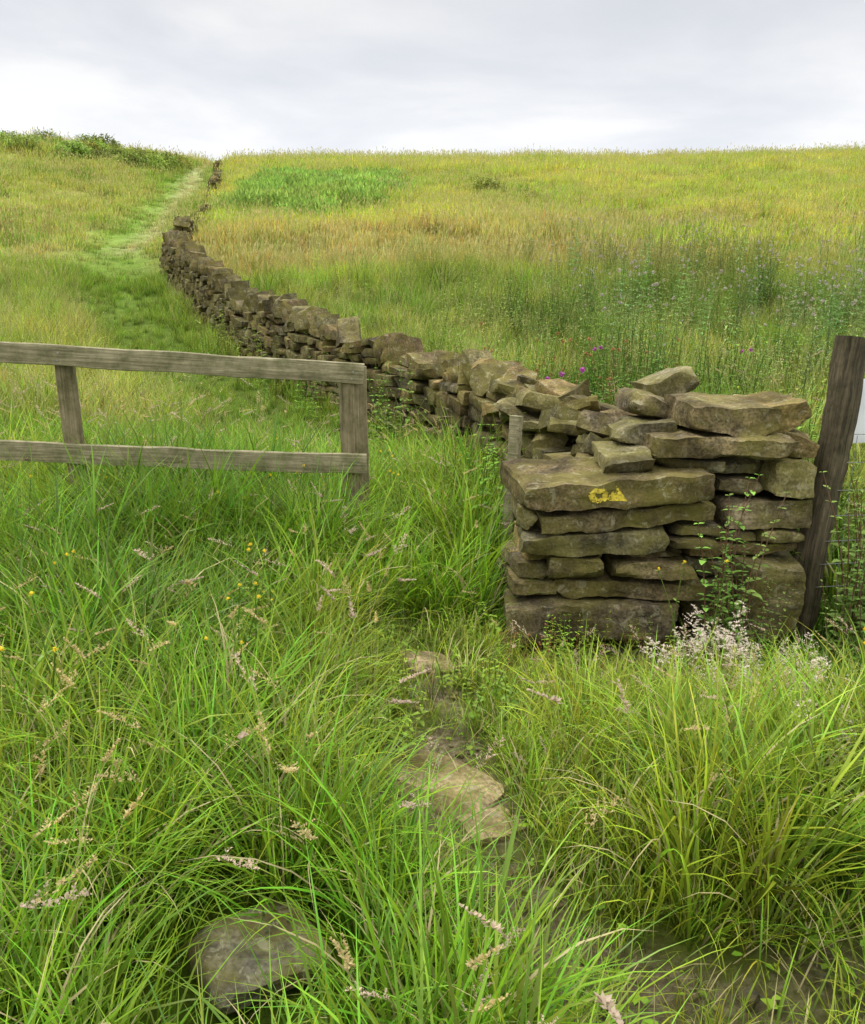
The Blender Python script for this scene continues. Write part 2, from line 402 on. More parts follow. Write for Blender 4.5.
for v in range(6):   # distant sward patch
    mb = MB()
    for i in range(46):
        r = math.sqrt(random.random()) * .45; a = U(0, 6.283)
        c0, c1 = gcol(.08)
        blade(mb, (r * math.cos(a), r * math.sin(a), -.05), U(0, 6.283), U(.18, .46), U(.016, .03), U(.05, .6), U(.1, 1.2), 2, c0, c1)
    for i in range(6 if v % 2 else 2):
        r = math.sqrt(random.random()) * .45; a = U(0, 6.283); k = U(.8, 1.15)
        base = Vector((r * math.cos(a), r * math.sin(a), .1)); top = base + Vector((U(-.12, .12), U(-.12, .12), U(.26, .42)))
        aa = U(0, 6.28); sd = Vector((math.cos(aa), math.sin(aa), 0)) * .004
        mb.add([base - sd, base + sd, top + sd, top - sd], [(0, 1, 2, 3)], [(.38 * k, .42 * k, .11 * k, 0)] * 4)
        leaf(mb, top - Vector((0, 0, .05)), Vector((U(-.4, .4), U(-.4, .4), 1)), sd.normalized(), .10, .03, (.52 * k, .45 * k, .18 * k, 0), .0, True)
    reg('sward', mb, MAT_FAR)
for v in range(8):   # seeding stems for the foreground
    mb = MB()
    for j in range(random.randint(1, 3)):
        a = U(0, 6.283); base = Vector((U(-.05, .05), U(-.05, .05), 0)); h = U(.42, .7); l = U(.08, .3)
        pts = [base + Vector((math.cos(a) * l * t ** 2.2, math.sin(a) * l * t ** 2.2, h * (t - .12 * t ** 3))) for t in (0, .25, .5, .75, .9, 1)]
        k = U(.8, 1.15)
        stem(mb, pts, .0016, (.38 * k, .34 * k, .14 * k, 0))
        pink = v % 2
        col = (.56 * k, .43 * k, .30 * k) if pink else (.58 * k, .46 * k, .20 * k)
        d = (pts[-1] - pts[-2]).normalized()
        d2 = (d + Vector((math.cos(a), math.sin(a), -.3)) * .5).normalized()
        if v >= 4:
            for q in range(12):
                t = q / 12; aa = U(0, 6.283)
                bp = pts[-1] - d * .05 + d2 * (.14 * t)
                od = (d2 + Vector((math.cos(aa), math.sin(aa), .2)) * .9).normalized()
                seed_head(mb, bp, od, .045 * (1.1 - t * .7), .011, col, 11)
        else:
            seed_head(mb, pts[-1] - d * .02, d2, U(.07, .11), .018, col, 50)
    reg('seeding', mb, MAT_GRASS)
for v in range(3):   # pale fluffy plumes
    mb = MB()
    for j in range(4):
        a = U(0, 6.283); base = Vector((U(-.06, .06), U(-.06, .06), 0)); h = U(.35, .55); l = U(.1, .25)
        pts = [base + Vector((math.cos(a) * l * t ** 2, math.sin(a) * l * t ** 2, h * (t - .15 * t ** 3))) for t in (0, .33, .66, 1)]
        stem(mb, pts, .0016, (.40, .32, .18, 0))
        for q in range(16):
            t = q / 16; aa = U(0, 6.283)
            bp = pts[-1] - Vector((0, 0, .11)) * (1 - t) + Vector((U(-.02, .02), U(-.02, .02), 0))
            seed_head(mb, bp, Vector((math.cos(aa), math.sin(aa), .5)).normalized(), .055 * (1.2 - t), .013, (.74, .64, .52), 12)
    reg('plume', mb, MAT_GRASS)
def leafy(kind, nvar, h0, h1, nlv, llen, lw, stems, colr=(1, 1, 1, 1), flower=None, spread=.1, stemc=(.7, .7, .6, 1), fr=.03):
    for v in range(nvar):
        mb = MB()
        for s in range(random.randint(*stems)):
            a = U(0, 6.283); base = Vector((U(-spread, spread), U(-spread, spread), -.02)); h = U(h0, h1); l = U(.0, .25) * h
            f = lambda t: base + Vector((math.cos(a) * l * t * t, math.sin(a) * l * t * t, h * t))
            stem(mb, [f(t) for t in (0, .25, .5, .75, 1)], .004, stemc)
            for i in range(nlv):
                t = .12 + .88 * (i + 1) / nlv; aa = i * 1.571 * 1.03 + U(-.4, .4)
                for q in (0, math.pi):
                    k = U(.65, 1.35); s2 = (1.15 - .75 * t) * U(.7, 1.2)
                    leaf(mb, f(t), Vector((math.cos(aa + q), math.sin(aa + q), U(.1, .6))), Vector((0, 0, 1)), llen * s2, lw * s2, (colr[0] * k, colr[1] * k, colr[2] * k, colr[3]), U(.1, .5))
            if flower:
                seed_head(mb, f(1), Vector((0, 0, 1)), fr, fr, flower, 22)
        reg(kind, mb, MAT_LEAF)
leafy('nettle', 4, .45, .8, 9, .085, .05, (3, 5), spread=.14)
leafy('thistle', 4, .6, .95, 11, .12, .028, (2, 4), colr=(1.05, 1.1, 1.4, 1), flower=(.52, .44, .38), spread=.1)
leafy('willowherb', 2, .6, .9, 12, .09, .02, (2, 3), flower=(.50, .10, .42), spread=.1, fr=.045)
leafy('buttercup', 2, .35, .55, 3, .04, .02, (2, 3), flower=(.78, .60, .03), spread=.08, fr=.012)
leafy('dock', 3, .5, .85, 10, .05, .02, (2, 4), colr=(.36, .18, .07, 0), flower=(.42, .20, .08), spread=.12, stemc=(.28, .15, .07, 0))
leafy('herb', 4, .10, .24, 5, .05, .03, (4, 7), spread=.12)
leafy('bramble', 3, .55, .8, 11, .06, .045, (3, 4), colr=(.95, 1, 1.1, 1), spread=.05, stemc=(.22, .12, .07, 0))
for v in range(3):   # bush
    mb = MB()
    for i in range(700):
        a = U(0, 6.283); ph = math.acos(U(0, 1)); r = U(.55, 1) ** .5
        lump = .75 + .35 * noise.noise(Vector((math.cos(a) * 2, math.sin(a) * 2, ph * 1.5 + v * 7)))
        p = Vector((math.cos(a) * math.sin(ph), math.sin(a) * math.sin(ph), math.cos(ph) * .75)) * (r * lump * .8)
        k = U(.6, 1.3)
        leaf(mb, p, Vector((U(-1, 1), U(-1, 1), U(-.1, 1))), Vector((0, 0, 1)), U(.07, .16), U(.04, .08), (k, k, k, 1), .2, True)
    for i in range(9):
        a = U(0, 6.283); l = U(.2, .6)
        stem(mb, [Vector((0, 0, -.05)), Vector((math.cos(a) * l * .4, math.sin(a) * l * .4, .3)), Vector((math.cos(a) * l, math.sin(a) * l, .5))], .012, (.12, .08, .05, 0))
    reg('bush', mb, MAT_LEAF)
for v in range(3):   # upright fronds
    mb = MB()
    for i in range(120):
        r = math.sqrt(random.random()) * .5; a = U(0, 6.283); k = U(.55, 1.4); aa = U(0, 6.28)
        b = Vector((r * math.cos(a), r * math.sin(a), U(.05, .5)))
        leaf(mb, b, Vector((math.cos(aa), math.sin(aa), U(1, 4))), Vector((0, 0, 1)), U(.12, .28), U(.03, .06), (k, k, k, 1), .1, True)
    reg('frond', mb, MAT_FAR)

def scatter(name, kind, pts, scl, tnt, tilt=.12, wind=.1, wdir=0.2):
    pts = np.asarray(pts, float); n = len(pts)
    coll = bpy.data.collections.new(kind + '_plants')
    for o in templates[kind]: coll.objects.link(o)
    z = height(pts[:, 0], pts[:, 1]) if pts.shape[1] == 2 else pts[:, 2]
    co = np.stack([pts[:, 0], pts[:, 1], z], 1)
    me = bpy.data.meshes.new(name); me.vertices.add(n); me.vertices.foreach_set('co', co.ravel())
    rz = rng.uniform(0, 6.283, n)
    tx = rng.normal(0, tilt, n); ty = rng.normal(0, tilt, n)
    al = wdir - rz
    rot = np.stack([tx - wind * np.sin(al), ty + wind * np.cos(al), rz], 1)
    a = me.attributes.new('rot', 'FLOAT_VECTOR', 'POINT'); a.data.foreach_set('vector', rot.ravel())
    a = me.attributes.new('scl', 'FLOAT', 'POINT'); a.data.foreach_set('value', np.asarray(scl, float))
    a = me.attributes.new('idx', 'INT', 'POINT'); a.data.foreach_set('value', rng.integers(0, len(templates[kind]), n).astype(np.int32))
    a = me.attributes.new('tint', 'FLOAT_COLOR', 'POINT')
    c = np.ones((n, 4)); c[:, :3] = tnt; a.data.foreach_set('color', c.ravel())
    ob = bpy.data.objects.new(name, me); scene.collection.objects.link(ob)
    g = bpy.data.node_groups.new(name + '_scatter', 'GeometryNodeTree')
    g.interface.new_socket('Geometry', in_out='INPUT', socket_type='NodeSocketGeometry')
    g.interface.new_socket('Geometry', in_out='OUTPUT', socket_type='NodeSocketGeometry')
    gi = g.nodes.new('NodeGroupInput'); go = g.nodes.new('NodeGroupOutput')
    ci = g.nodes.new('GeometryNodeCollectionInfo'); ci.inputs['Collection'].default_value = coll
    ci.inputs['Separate Children'].default_value = True; ci.inputs['Reset Children'].default_value = True
    ip = g.nodes.new('GeometryNodeInstanceOnPoints'); ip.inputs['Pick Instance'].default_value = True
    def na(nm, ty):
        q = g.nodes.new('GeometryNodeInputNamedAttribute'); q.data_type = ty; q.inputs['Name'].default_value = nm
        return q.outputs['Attribute']
    er = g.nodes.new('FunctionNodeEulerToRotation')
    g.links.new(na('rot', 'FLOAT_VECTOR'), er.inputs[0])
    g.links.new(gi.outputs[0], ip.inputs['Points']); g.links.new(ci.outputs[0], ip.inputs['Instance'])
    g.links.new(na('idx', 'INT'), ip.inputs['Instance Index']); g.links.new(er.outputs[0], ip.inputs['Rotation'])
    g.links.new(na('scl', 'FLOAT'), ip.inputs['Scale'])
    rl = g.nodes.new('GeometryNodeRealizeInstances')
    g.links.new(ip.outputs[0], rl.inputs[0]); g.links.new(rl.outputs[0], go.inputs[0])
    md = ob.modifiers.new('scatter', 'NODES'); md.node_group = g
    return ob

def region(n, x0, x1, y0, y1): return np.stack([rng.uniform(x0, x1, n), rng.uniform(y0, y1, n)], 1)
def wedge(density, y0, y1, k=.56, pad=2.2):
    W = k * y1 + pad
    n = int(density * 2 * W * (y1 - y0))
    p = region(n, -W, W, y0, y1)
    return p[np.abs(p[:, 0]) < k * p[:, 1] + pad]
def free(p, wd=.36):
    x, y = p[:, 0], p[:, 1]
    wall = (np.abs(x - wallx(y)) * .9 < wd) & (y > 4.3)
    pil = (x > .34) & (x < 2.02) & (y > 3.80) & (y < 4.85)
    st = (np.hypot(x - .04, (y - 2.50)) < .25) | ((np.abs(x + .42) < .17) & (y > 1.28) & (y < 1.84)) | (np.hypot(x, y - 3.5) < .14)
    return ~(wall | pil | st)
def jit(t, s=.2):
    n = len(t)
    return t * (1 + rng.normal(0, s, n))[:, None].clip(.45, 1.6) * (1 + rng.normal(0, .08, (n, 3)))
def foot(x, y):
    return 1 - sstep(.15, .4, x) * (1 - sstep(2.1, 2.6, x)) * (.12 * sstep(2.1, 2.6, y) + .5 * sstep(2.7, 3.3, y)) * (y < 4.2)

# near long grass
p = wedge(88, .7, 7.2)
p = p[free(p)]
dm = dirt_mask(p[:, 0], p[:, 1]); pd = np.abs(p[:, 0] - pathx(p[:, 1]))
field = (p[:, 0] > wallx(p[:, 1])) & (p[:, 1] > 4.4)
keep = (dm < .25) & ((pd > .17) | (rng.random(len(p)) < .4)) & ~(field & (rng.random(len(p)) < .5)) & ((p[:, 1] > .95) | (np.abs(p[:, 0]) > .6))
p = p[keep]; x, y = p[:, 0], p[:, 1]; pd = np.abs(x - pathx(y))
hs = .42 + .72 * sstep(.12, .55, pd)
hs = np.where(y > 3.9, np.maximum(hs, 1.0), hs)
hs *= .62 + .72 * fbm(x * 1.5, y * 1.5, 77)
hs *= 1 - .3 * (1 - sstep(1.0, 2.0, y)) * (x > .2)
hs *= foot(x, y)
hs *= 1 + .28 * sstep(3.4, 4.2, y) * (x < .3) * (y < 6)
hs *= 1 - .45 * np.exp(-((x + .42) / .3) ** 2 - ((y - 1.45) / .35) ** 2)
hs = hs * rng.uniform(.8, 1.15, len(p))
ex = region(150, -2.2, -.6, 4.45, 4.93)
p = np.concatenate([p, ex]); hs = np.concatenate([hs, rng.uniform(1.2, 1.6, len(ex))]); x, y = p[:, 0], p[:, 1]
scatter('long_grass', 'lush', p, hs, jit(tint(x, y)), .14, .16, -.3)
# short grass on the path and verge
p = wedge(80, .7, 4.5); p = p[free(p)]
dm = dirt_mask(p[:, 0], p[:, 1]); pd = np.abs(p[:, 0] - pathx(p[:, 1]))
p = p[((dm > .05) & (rng.random(len(p)) < .42)) | ((pd < .5) & (dm < .2)) | ((p[:, 0] > .3) & (dm < .3) & ((p[:, 1] < 1.9) | (p[:, 1] > 3.1)))]
scatter('path_verge_grass', 'short', p, rng.uniform(.6, 1.4, len(p)), jit(tint(p[:, 0], p[:, 1]) * 1.1), .1, .05)
# middle-distance meadow
p = wedge(32, 7.0, 20); p = p[free(p)]
x, y = p[:, 0], p[:, 1]
hs = .6 + .9 * fbm(x * .8, y * .8, 17)
pd = np.abs(x - pathx(y)); hs *= .5 + .5 * sstep(.3, 1.3, pd)
m = (rng.random(len(p)) < .5) & (pd > .8)
scatter('meadow_grass', 'meadow', p[m], hs[m] * rng.uniform(.8, 1.2, m.sum()), jit(tint(x[m], y[m])), .14, .1)
q = ~m
scatter('verge_grass', 'lushmid', p[q], hs[q] * rng.uniform(.75, 1.05, q.sum()), jit(tint(x[q], y[q])), .12, .1)
# distant field
p = wedge(6.0, 18, 50, .56, 4); p2 = wedge(3.4, 50, 86, .56, 4)
p = np.concatenate([p, p2])
p = p[np.where(p[:, 1] > 22, free(p, .2), free(p, .42))]; p = p[bracken_area(p[:, 0], p[:, 1]) < rng.uniform(.3, 1.4, len(p))]
x, y = p[:, 0], p[:, 1]
pd = np.abs(x - pathx(y)); hs = .5 + .95 * fbm(x * .5, y * .5, 19); hs *= .4 + .6 * sstep(.4, 1.6, pd)
hs *= 1 + .3 * sstep(48, 52, y)
scatter('field_grass', 'sward', p, hs * rng.uniform(.75, 1.35, len(p)), jit(tint(x, y), .18), .1, .06)
# rush clumps through the pasture
p = wedge(.5, 15, 72, .56, 2); w = fbm(p[:, 0] * .25, p[:, 1] * .18, 88)
p = p[(rng.random(len(p)) < sstep(.42, .62, w)) & (p[:, 0] > wallx(p[:, 1]) + .8)]
scatter('rush_clumps', 'lushmid', p, rng.uniform(1.2, 2.0, len(p)), jit(tint(p[:, 0], p[:, 1]) * np.array([[.55, .72, .7]])), .06, .04)
# foreground seed heads
p = wedge(15, 1.1, 8); p = p[free(p)]; p = p[(dirt_mask(p[:, 0], p[:, 1]) < .2) & (np.abs(p[:, 0] - pathx(p[:, 1])) > .2)]
p = np.concatenate([p, region(45, .75, 1.9, 2.4, 3.2)])
scatter('grass_seed_heads', 'seeding', p, rng.uniform(.7, 1.1, len(p)) * (1 - .35 * (foot(p[:, 0], p[:, 1]) < .95)), np.ones((len(p), 3)), .14, .1)
p = np.concatenate([region(12, 1.12, 1.6, 3.15, 3.5), region(7, 1.2, 1.7, 2.5, 3.0), region(3, .9, 1.3, 2.8, 3.2)])
scatter('pale_seed_plumes', 'plume', p, rng.uniform(.7, .95, len(p)), np.ones((len(p), 3)), .15, .1)
# nettles / weeds by walls and in near field
p = region(3600, -4, 12, 4.6, 20); dx = p[:, 0] - wallx(p[:, 1])
w = np.where(dx > 0, .10 + .8 * (fbm(p[:, 0] * .5, p[:, 1] * .28, 57) > .51), (dx > -.9) * .5 * (p[:, 1] > 6.5))
p = p[(rng.random(len(p)) < w) & free(p)]
p = np.concatenate([p, region(9, .15, .55, 4.9, 6.6), region(9, .5, 2.0, 3.4, 3.75)])
scatter('nettles', 'nettle', p, rng.uniform(.6, 1.2, len(p)) * np.where(p[:, 1] < 4, .45, 1), jit(tint(p[:, 0], p[:, 1]) * .85, .28), .08, .03)
p = np.concatenate([region(200, 2, 12, 7, 19), region(80, 5, 9.5, 11, 15)]); p = p[p[:, 0] > wallx(p[:, 1]) + .8]
scatter('thistles', 'thistle', p, rng.uniform(.8, 1.5, len(p)), jit(np.repeat([[.20, .30, .075]], len(p), 0), .28), .08, .03)
p = np.array([[1.0, 6.8], [1.15, 7.0], [.9, 7.3], [1.6, 8.2], [2.9, 8.0]])
scatter('willowherb', 'willowherb', p, [.95, 1.0, .9, .8, .8], jit(np.repeat([[.18, .30, .05]], len(p), 0)), .05, 0)
p = wedge(2.2, 1.2, 6); p = p[free(p)]
scatter('buttercups', 'buttercup', p, rng.uniform(.8, 1.3, len(p)), jit(np.repeat([[.18, .30, .05]], len(p), 0)), .05, 0)
p = np.concatenate([region(60, -13.5, -10.5, 21, 26), region(80, 4, 18, 14, 28), region(12, .3, 2.5, 7, 9), region(16, -.6, .6, 23.6, 24.4), region(40, -3, 22, 20, 45)])
p = p[free(p)]; s_ = rng.uniform(.7, 1.1, len(p))
p3 = region(12, .3, 1.3, 3.45, 3.75); p = np.concatenate([p, p3]); s_ = np.concatenate([s_, np.full(len(p3), .3)])
scatter('rusty_docks', 'dock', p, s_, np.ones((len(p), 3)), .08, .03)
p = wedge(24, 2.0, 6); p = p[free(p)]; pd = np.abs(p[:, 0] - pathx(p[:, 1]))
p = p[((pd < .6) & (pd > .1) & (p[:, 1] > 2.7)) | ((p[:, 0] > .3) & (p[:, 1] > 3.0) & (p[:, 1] < 3.9))]
scatter('low_herbs', 'herb', p, rng.uniform(.5, 1.1, len(p)), jit(tint(p[:, 0], p[:, 1]) * .85), .1, .02)
p = np.array([[1.33, 3.78], [1.38, 3.82], [1.43, 3.74], [1.47, 3.84], [1.51, 3.90], [1.56, 3.80], [1.62, 3.78], [1.95, 3.82], [2.0, 3.85], [2.05, 3.9], [2.12, 4.0], [2.2, 4.05], [2.3, 4.0], [2.05, 3.75]])
scatter('brambles', 'bramble', p, [.8, 1.3, 1.0, 1.2, .9, .7, .6, .7, 1.0, 1.2, 1.3, 1.2, 1.3, .8], jit(np.repeat([[.19, .30, .05]], len(p), 0)), .05, .0)
def bush_group(name, kind, pts, s, t): scatter(name, kind, pts, s, jit(np.repeat([t], len(pts), 0), .18), .1, 0)
p = np.concatenate([region(30, -27, -15.5, 50, 57), region(14, -21, -15.5, 50, 53), region(8, -40, -28, 48, 56)])
bush_group('hawthorn_scrub', 'bush', p, rng.uniform(.8, 1.7, len(p)), (.29, .37, .075))
p = region(1000, -9.4, .5, 31, 52); p = p[bracken_area(p[:, 0], p[:, 1]) > rng.uniform(.2, 1, len(p))]
bush_group('bracken_patch', 'frond', p, rng.uniform(.7, 1.2, len(p)), (.30, .44, .09))
bush_group('field_bush', 'bush', np.array([[.1, 24.2], [2.4, 41], [4.1, 38], [2.7, 41.3]]), np.array([.7, 1.3, .8, .9]), (.30, .32, .07))

# ------------------------------------------------------------ stones
_topo = {}
def box_topo(nx, ny, nz):
    k = (nx, ny, nz)
    if k in _topo: return _topo[k]
    idx = {}; V = []
    def g(i, j, l):
        q = (i, j, l)
        if q not in idx:
            idx[q] = len(V); V.append((i / nx - .5, j / ny - .5, l / nz - .5))
        return idx[q]
    F = []
    for i in range(nx):
        for j in range(ny):
            F.append((g(i, j, 0), g(i, j + 1, 0), g(i + 1, j + 1, 0), g(i + 1, j, 0)))
            F.append((g(i, j, nz), g(i + 1, j, nz), g(i + 1, j + 1, nz), g(i, j + 1, nz)))
    for i in range(nx):
        for l in range(nz):
            F.append((g(i, 0, l), g(i + 1, 0, l), g(i + 1, 0, l + 1), g(i, 0, l + 1)))
            F.append((g(i, ny, l), g(i, ny, l + 1), g(i + 1, ny, l + 1), g(i + 1, ny, l)))
    for j in range(ny):
        for l in range(nz):
            F.append((g(0, j, l), g(0, j, l + 1), g(0, j + 1, l + 1), g(0, j + 1, l)))
            F.append((g(nx, j, l), g(nx, j + 1, l), g(nx, j + 1, l + 1), g(nx, j, l + 1)))
    _topo[k] = (np.array(V), F)
    return _topo[k]

def stone_col(dk=1.0):
    k = U(.62, 1.25) * dk
    base = random.choice([(.19, .15, .09), (.175, .145, .09), (.215, .165, .085), (.14, .12, .085), (.185, .17, .095), (.16, .15, .105)])
    return (base[0] * k, base[1] * k, base[2] * k, 1)

def stone(mb, c, dims, M, res=(4, 3, 3), chips=7, rough=.008, chipd=(.74, .96), dk=1.0):
    V, F = box_topo(*res)
    P = V.copy()
    P[:, 1] *= 1 + U(-.18, .18) * P[:, 0] * 2
    P[:, 2] *= 1 + U(-.25, .25) * P[:, 0] * 2
    P[:, 0] += U(-.12, .12) * P[:, 1]
    for i in range(chips):
        n = np.array([random.gauss(0, 1) for _ in range(3)]); n /= np.linalg.norm(n)
        s = .5 * np.abs(n).sum(); d = s * U(*chipd)
        t = P @ n - d
        m = t > 0
        P[m] -= t[m][:, None] * n[None, :]
    P = P * np.array(dims)[None]
    off = Vector((U(0, 99), U(0, 99), U(0, 99)))
    out = []
    for q in P:
        v = Vector(q)
        a = noise.noise_vector(v * 9 + off) * rough * 1.3 + noise.noise_vector(v * 33 + off) * rough * .5
        lay = noise.noise(Vector((v.x * 3, v.y * 3, v.z * 38)) + off) * rough * .6
        r = Vector((v.x, v.y, 0))
        if r.length > 1e-5: a += r.normalized() * lay
        out.append(M @ (v + a) + Vector(c))
    mb.add(out, F, [stone_col(dk)] * len(out))

def RM(yaw=0, pitch=0, roll=0): return Euler((roll, pitch, yaw)).to_matrix()

wall_empty = bpy.data.objects.new('dry_stone_wall', None); scene.collection.objects.link(wall_empty)
def finish(mb, name, mat=MAT_STONE, parent=None, ang=38):
    me = mb.mesh(name, mat, True)
    me.set_sharp_from_angle(angle=math.radians(ang))
    ob = bpy.data.objects.new(name, me); scene.collection.objects.link(ob)
    if parent: ob.parent = parent
    return ob

# --- wall end: hand laid stones (x0,x1, yfront, depth, z0,z1, tilt)
mb = MB()
H = [
 (.50, .85, 4.02, .45, -.27, -.14, 0), (.88, 1.20, 4.03, .45, -.26, -.13, 0), (1.22, 1.50, 4.08, .4, -.26, -.12, 0), (1.55, 1.90, 4.06, .4, -.27, -.15, 0),
 (.375, 1.225, 3.87, .50, -.12, .08, .02), (1.25, 1.47, 3.99, .4, -.10, .085, 0),
 (.38, .60, 3.98, .45, .095, .18, 0), (.60, 1.32, 3.94, .45, .09, .195, -.035), (1.33, 1.52, 4.05, .35, .09, .165, 0),
 (.38, .57, 3.97, .45, .19, .28, 0), (.575, .84, 3.90, .45, .20, .32, .05), (.88, 1.26, 3.92, .4, .205, .29, -.03), (1.28, 1.49, 4.03, .4, .18, .255, 0),
 (.42, .86, 4.0, .4, .275, .335, 0), (1.27, 1.48, 4.07, .4, .27, .34, 0), (.87, 1.25, 4.02, .4, .295, .34, 0),
 (.44, 1.14, 3.90, .5, .345, .45, .015), (1.16, 1.40, 3.97, .4, .35, .395, 0), (1.18, 1.42, 4.0, .4, .405, .45, 0),
 (.42, .51, 3.96, .45, .46, .565, 0), (.50, 1.36, 3.92, .5, .465, .563, .035),
 (.40, 1.35, 3.86, .55, .575, .715, .03),
 (.84, 1.08, 4.02, .45, .722, .80, .05), (1.08, 1.40, 4.08, .45, .722, .785, -.02),
 (1.53, 1.88, 4.00, .45, -.14, .255, .02), (1.46, 1.84, 4.12, .4, .275, .33, 0), (1.42, 1.62, 4.10, .4, .335, .395, 0), (1.63, 1.85, 4.1, .4, .34, .40, 0),
 (1.44, 1.86, 4.08, .45, .41, .56, .02), (1.42, 1.64, 4.14, .4, .57, .675, 0), (1.66, 1.88, 4.08, .4, .57, .765, -.03), (1.40, 1.66, 4.13, .45, .685, .765, 0),
 (1.08, 1.72, 4.05, .5, .775, .88, .025), (1.68, 1.90, 4.14, .45, .77, .89, -.04),
 (1.26, 1.68, 4.12, .5, .89, 1.03, -.05),
 (1.58, 1.87, 4.18, .42, .885, 1.03, .22),
 (.95, 1.28, 4.3, .5, .80, .90, .1), (1.06, 1.32, 4.5, .4, .90, 1.02, -.25), (1.20, 1.48, 4.7, .35, .98, 1.11, .35),
]
for (x0, x1, yf, dp, z0, z1, tl) in H:
    L = x1 - x0; T = z1 - z0
    nx = max(6, int(L / .03)); nz = max(5, int(T / .016)); ny = 7
    big = L > .6 or T > .3
    stone(mb, ((x0 + x1) / 2, yf + dp / 2 + U(-.02, .02), (z0 + z1) / 2), (L * 1.0, dp, T * .96), RM(U(-.10, .10), -tl + U(-.03, .03), U(-.05, .05)), (nx, ny, nz), 10, .014, (.84, .98) if big else (.70, .95), 1.08)
for i in range(70):
    stone(mb, (U(.68, 1.62), U(4.4, 4.75), U(-.1, .70)), (U(.25, .45), U(.2, .35), U(.08, .16)), RM(U(-.4, .4)), (4, 3, 3), 6, .01)
pillar = finish(mb, 'wall_end_stones', parent=wall_empty)
pv = [Vector(v) for v in mb.v]; bvh = BVHTree.FromPolygons(pv, mb.f)

# --- yellow waymark arrow painted on the face of the long slab
am = MB(); cell = .004
def in_arrow(x, z):
    u = x - .862; w = z - .645
    head = (abs(u) < .055 * (1 - (w + .035) / .075)) and (-.035 < w < .04)
    r = math.hypot((x - .775) * .75, (z - .643) + .004 * math.sin(x * 180))
    return head or (.012 < r < .036)
x = .70
while x < .95:
    z = .57
    while z < .72:
        if in_arrow(x, z) and noise.noise(Vector((x * 45, z * 45, 3))) + .5 * noise.noise(Vector((x * 160, z * 160, 3))) > -.3:
            co = []
            for (a, b) in ((x, z), (x + cell, z), (x + cell, z + cell), (x, z + cell)):
                h = bvh.ray_cast(Vector((a, 3.4, b)), Vector((0, 1, 0)))
                if h[0] is None or h[0].y > 4.1: co = None; break
                co.append(h[0] + Vector((0, -.0025, 0)))
            if co: am.add(co, [(0, 1, 2, 3)], [(1, 1, 1, 1)] * 4)
        z += cell
    x += cell
if am.v:
    finish(am, 'waymark_arrow', MAT_YELLOW, wall_empty)

# --- the running wall
ys = np.arange(4.55, 66, .05); xsw = wallx(ys)
seg = np.hypot(np.diff(xsw), np.diff(ys)); S = np.concatenate([[0], np.cumsum(seg)])
def at(s):
    y = float(np.interp(s, S, ys)); x = float(wallx(y))
    x2 = float(wallx(y + .1)); a = math.atan2(.1, x2 - x)
    return x, y, a
def wall_h(y):
    n = float(vnoise(y * .8, 0, 91)); n2 = float(vnoise(y * .35, 0, 95)); n3 = float(vnoise(y * 2.1, 0, 97))
    h = .72 + (n - .5) * .26 + (n3 - .5) * .14
    if y < 9: h = .66 + .14 * (n - .5) + .1 * (n3 - .5)
    if y < 6.8: h = .60 + .08 * n
    if y > 17: h = .64 + (n - .5) * .3
    if y > 20.5: h = .30 + (n - .5) * .4
    if y > 25: h = .05 + .6 * max(0, n2 - .3) * 1.3
    return h
Send = S[-1]
mbn = MB(); mbf = MB()
zc = -.12
while zc < .95:
    th = U(.07, .14)
    for side in (1, -1):
        s = 0.0
        while s < Send:
            L = U(.14, .46)
            x, y, a = at(s + L / 2)
            gz = float(height(wallx(y) - .45, y))
            if zc + th * .5 < wall_h(y):
                far = y > 12
                dp = U(.2, .28); hw = .30 - .10 * max(0, zc)
                o = side * (hw - dp / 2 + U(-.035, .04))
                nx_, ny_ = -math.sin(a), math.cos(a)
                t = th * U(.72, 1.08)
                tgt = mbf if far else mbn
                stone(tgt, (x + nx_ * o, y + ny_ * o, gz + zc + th / 2 + U(-.02, .02)), (L * .98, dp, t), RM(a + U(-.16, .16), U(-.12, .12), U(-.1, .1)),
                      (2, 2, 2) if y > 20 else ((3, 2, 2) if far else (6, 4, 4)), 6, .009 if not far else .012, (.70, .95), .9)
            s += L + U(0, .02)
    zc += th
s = 0
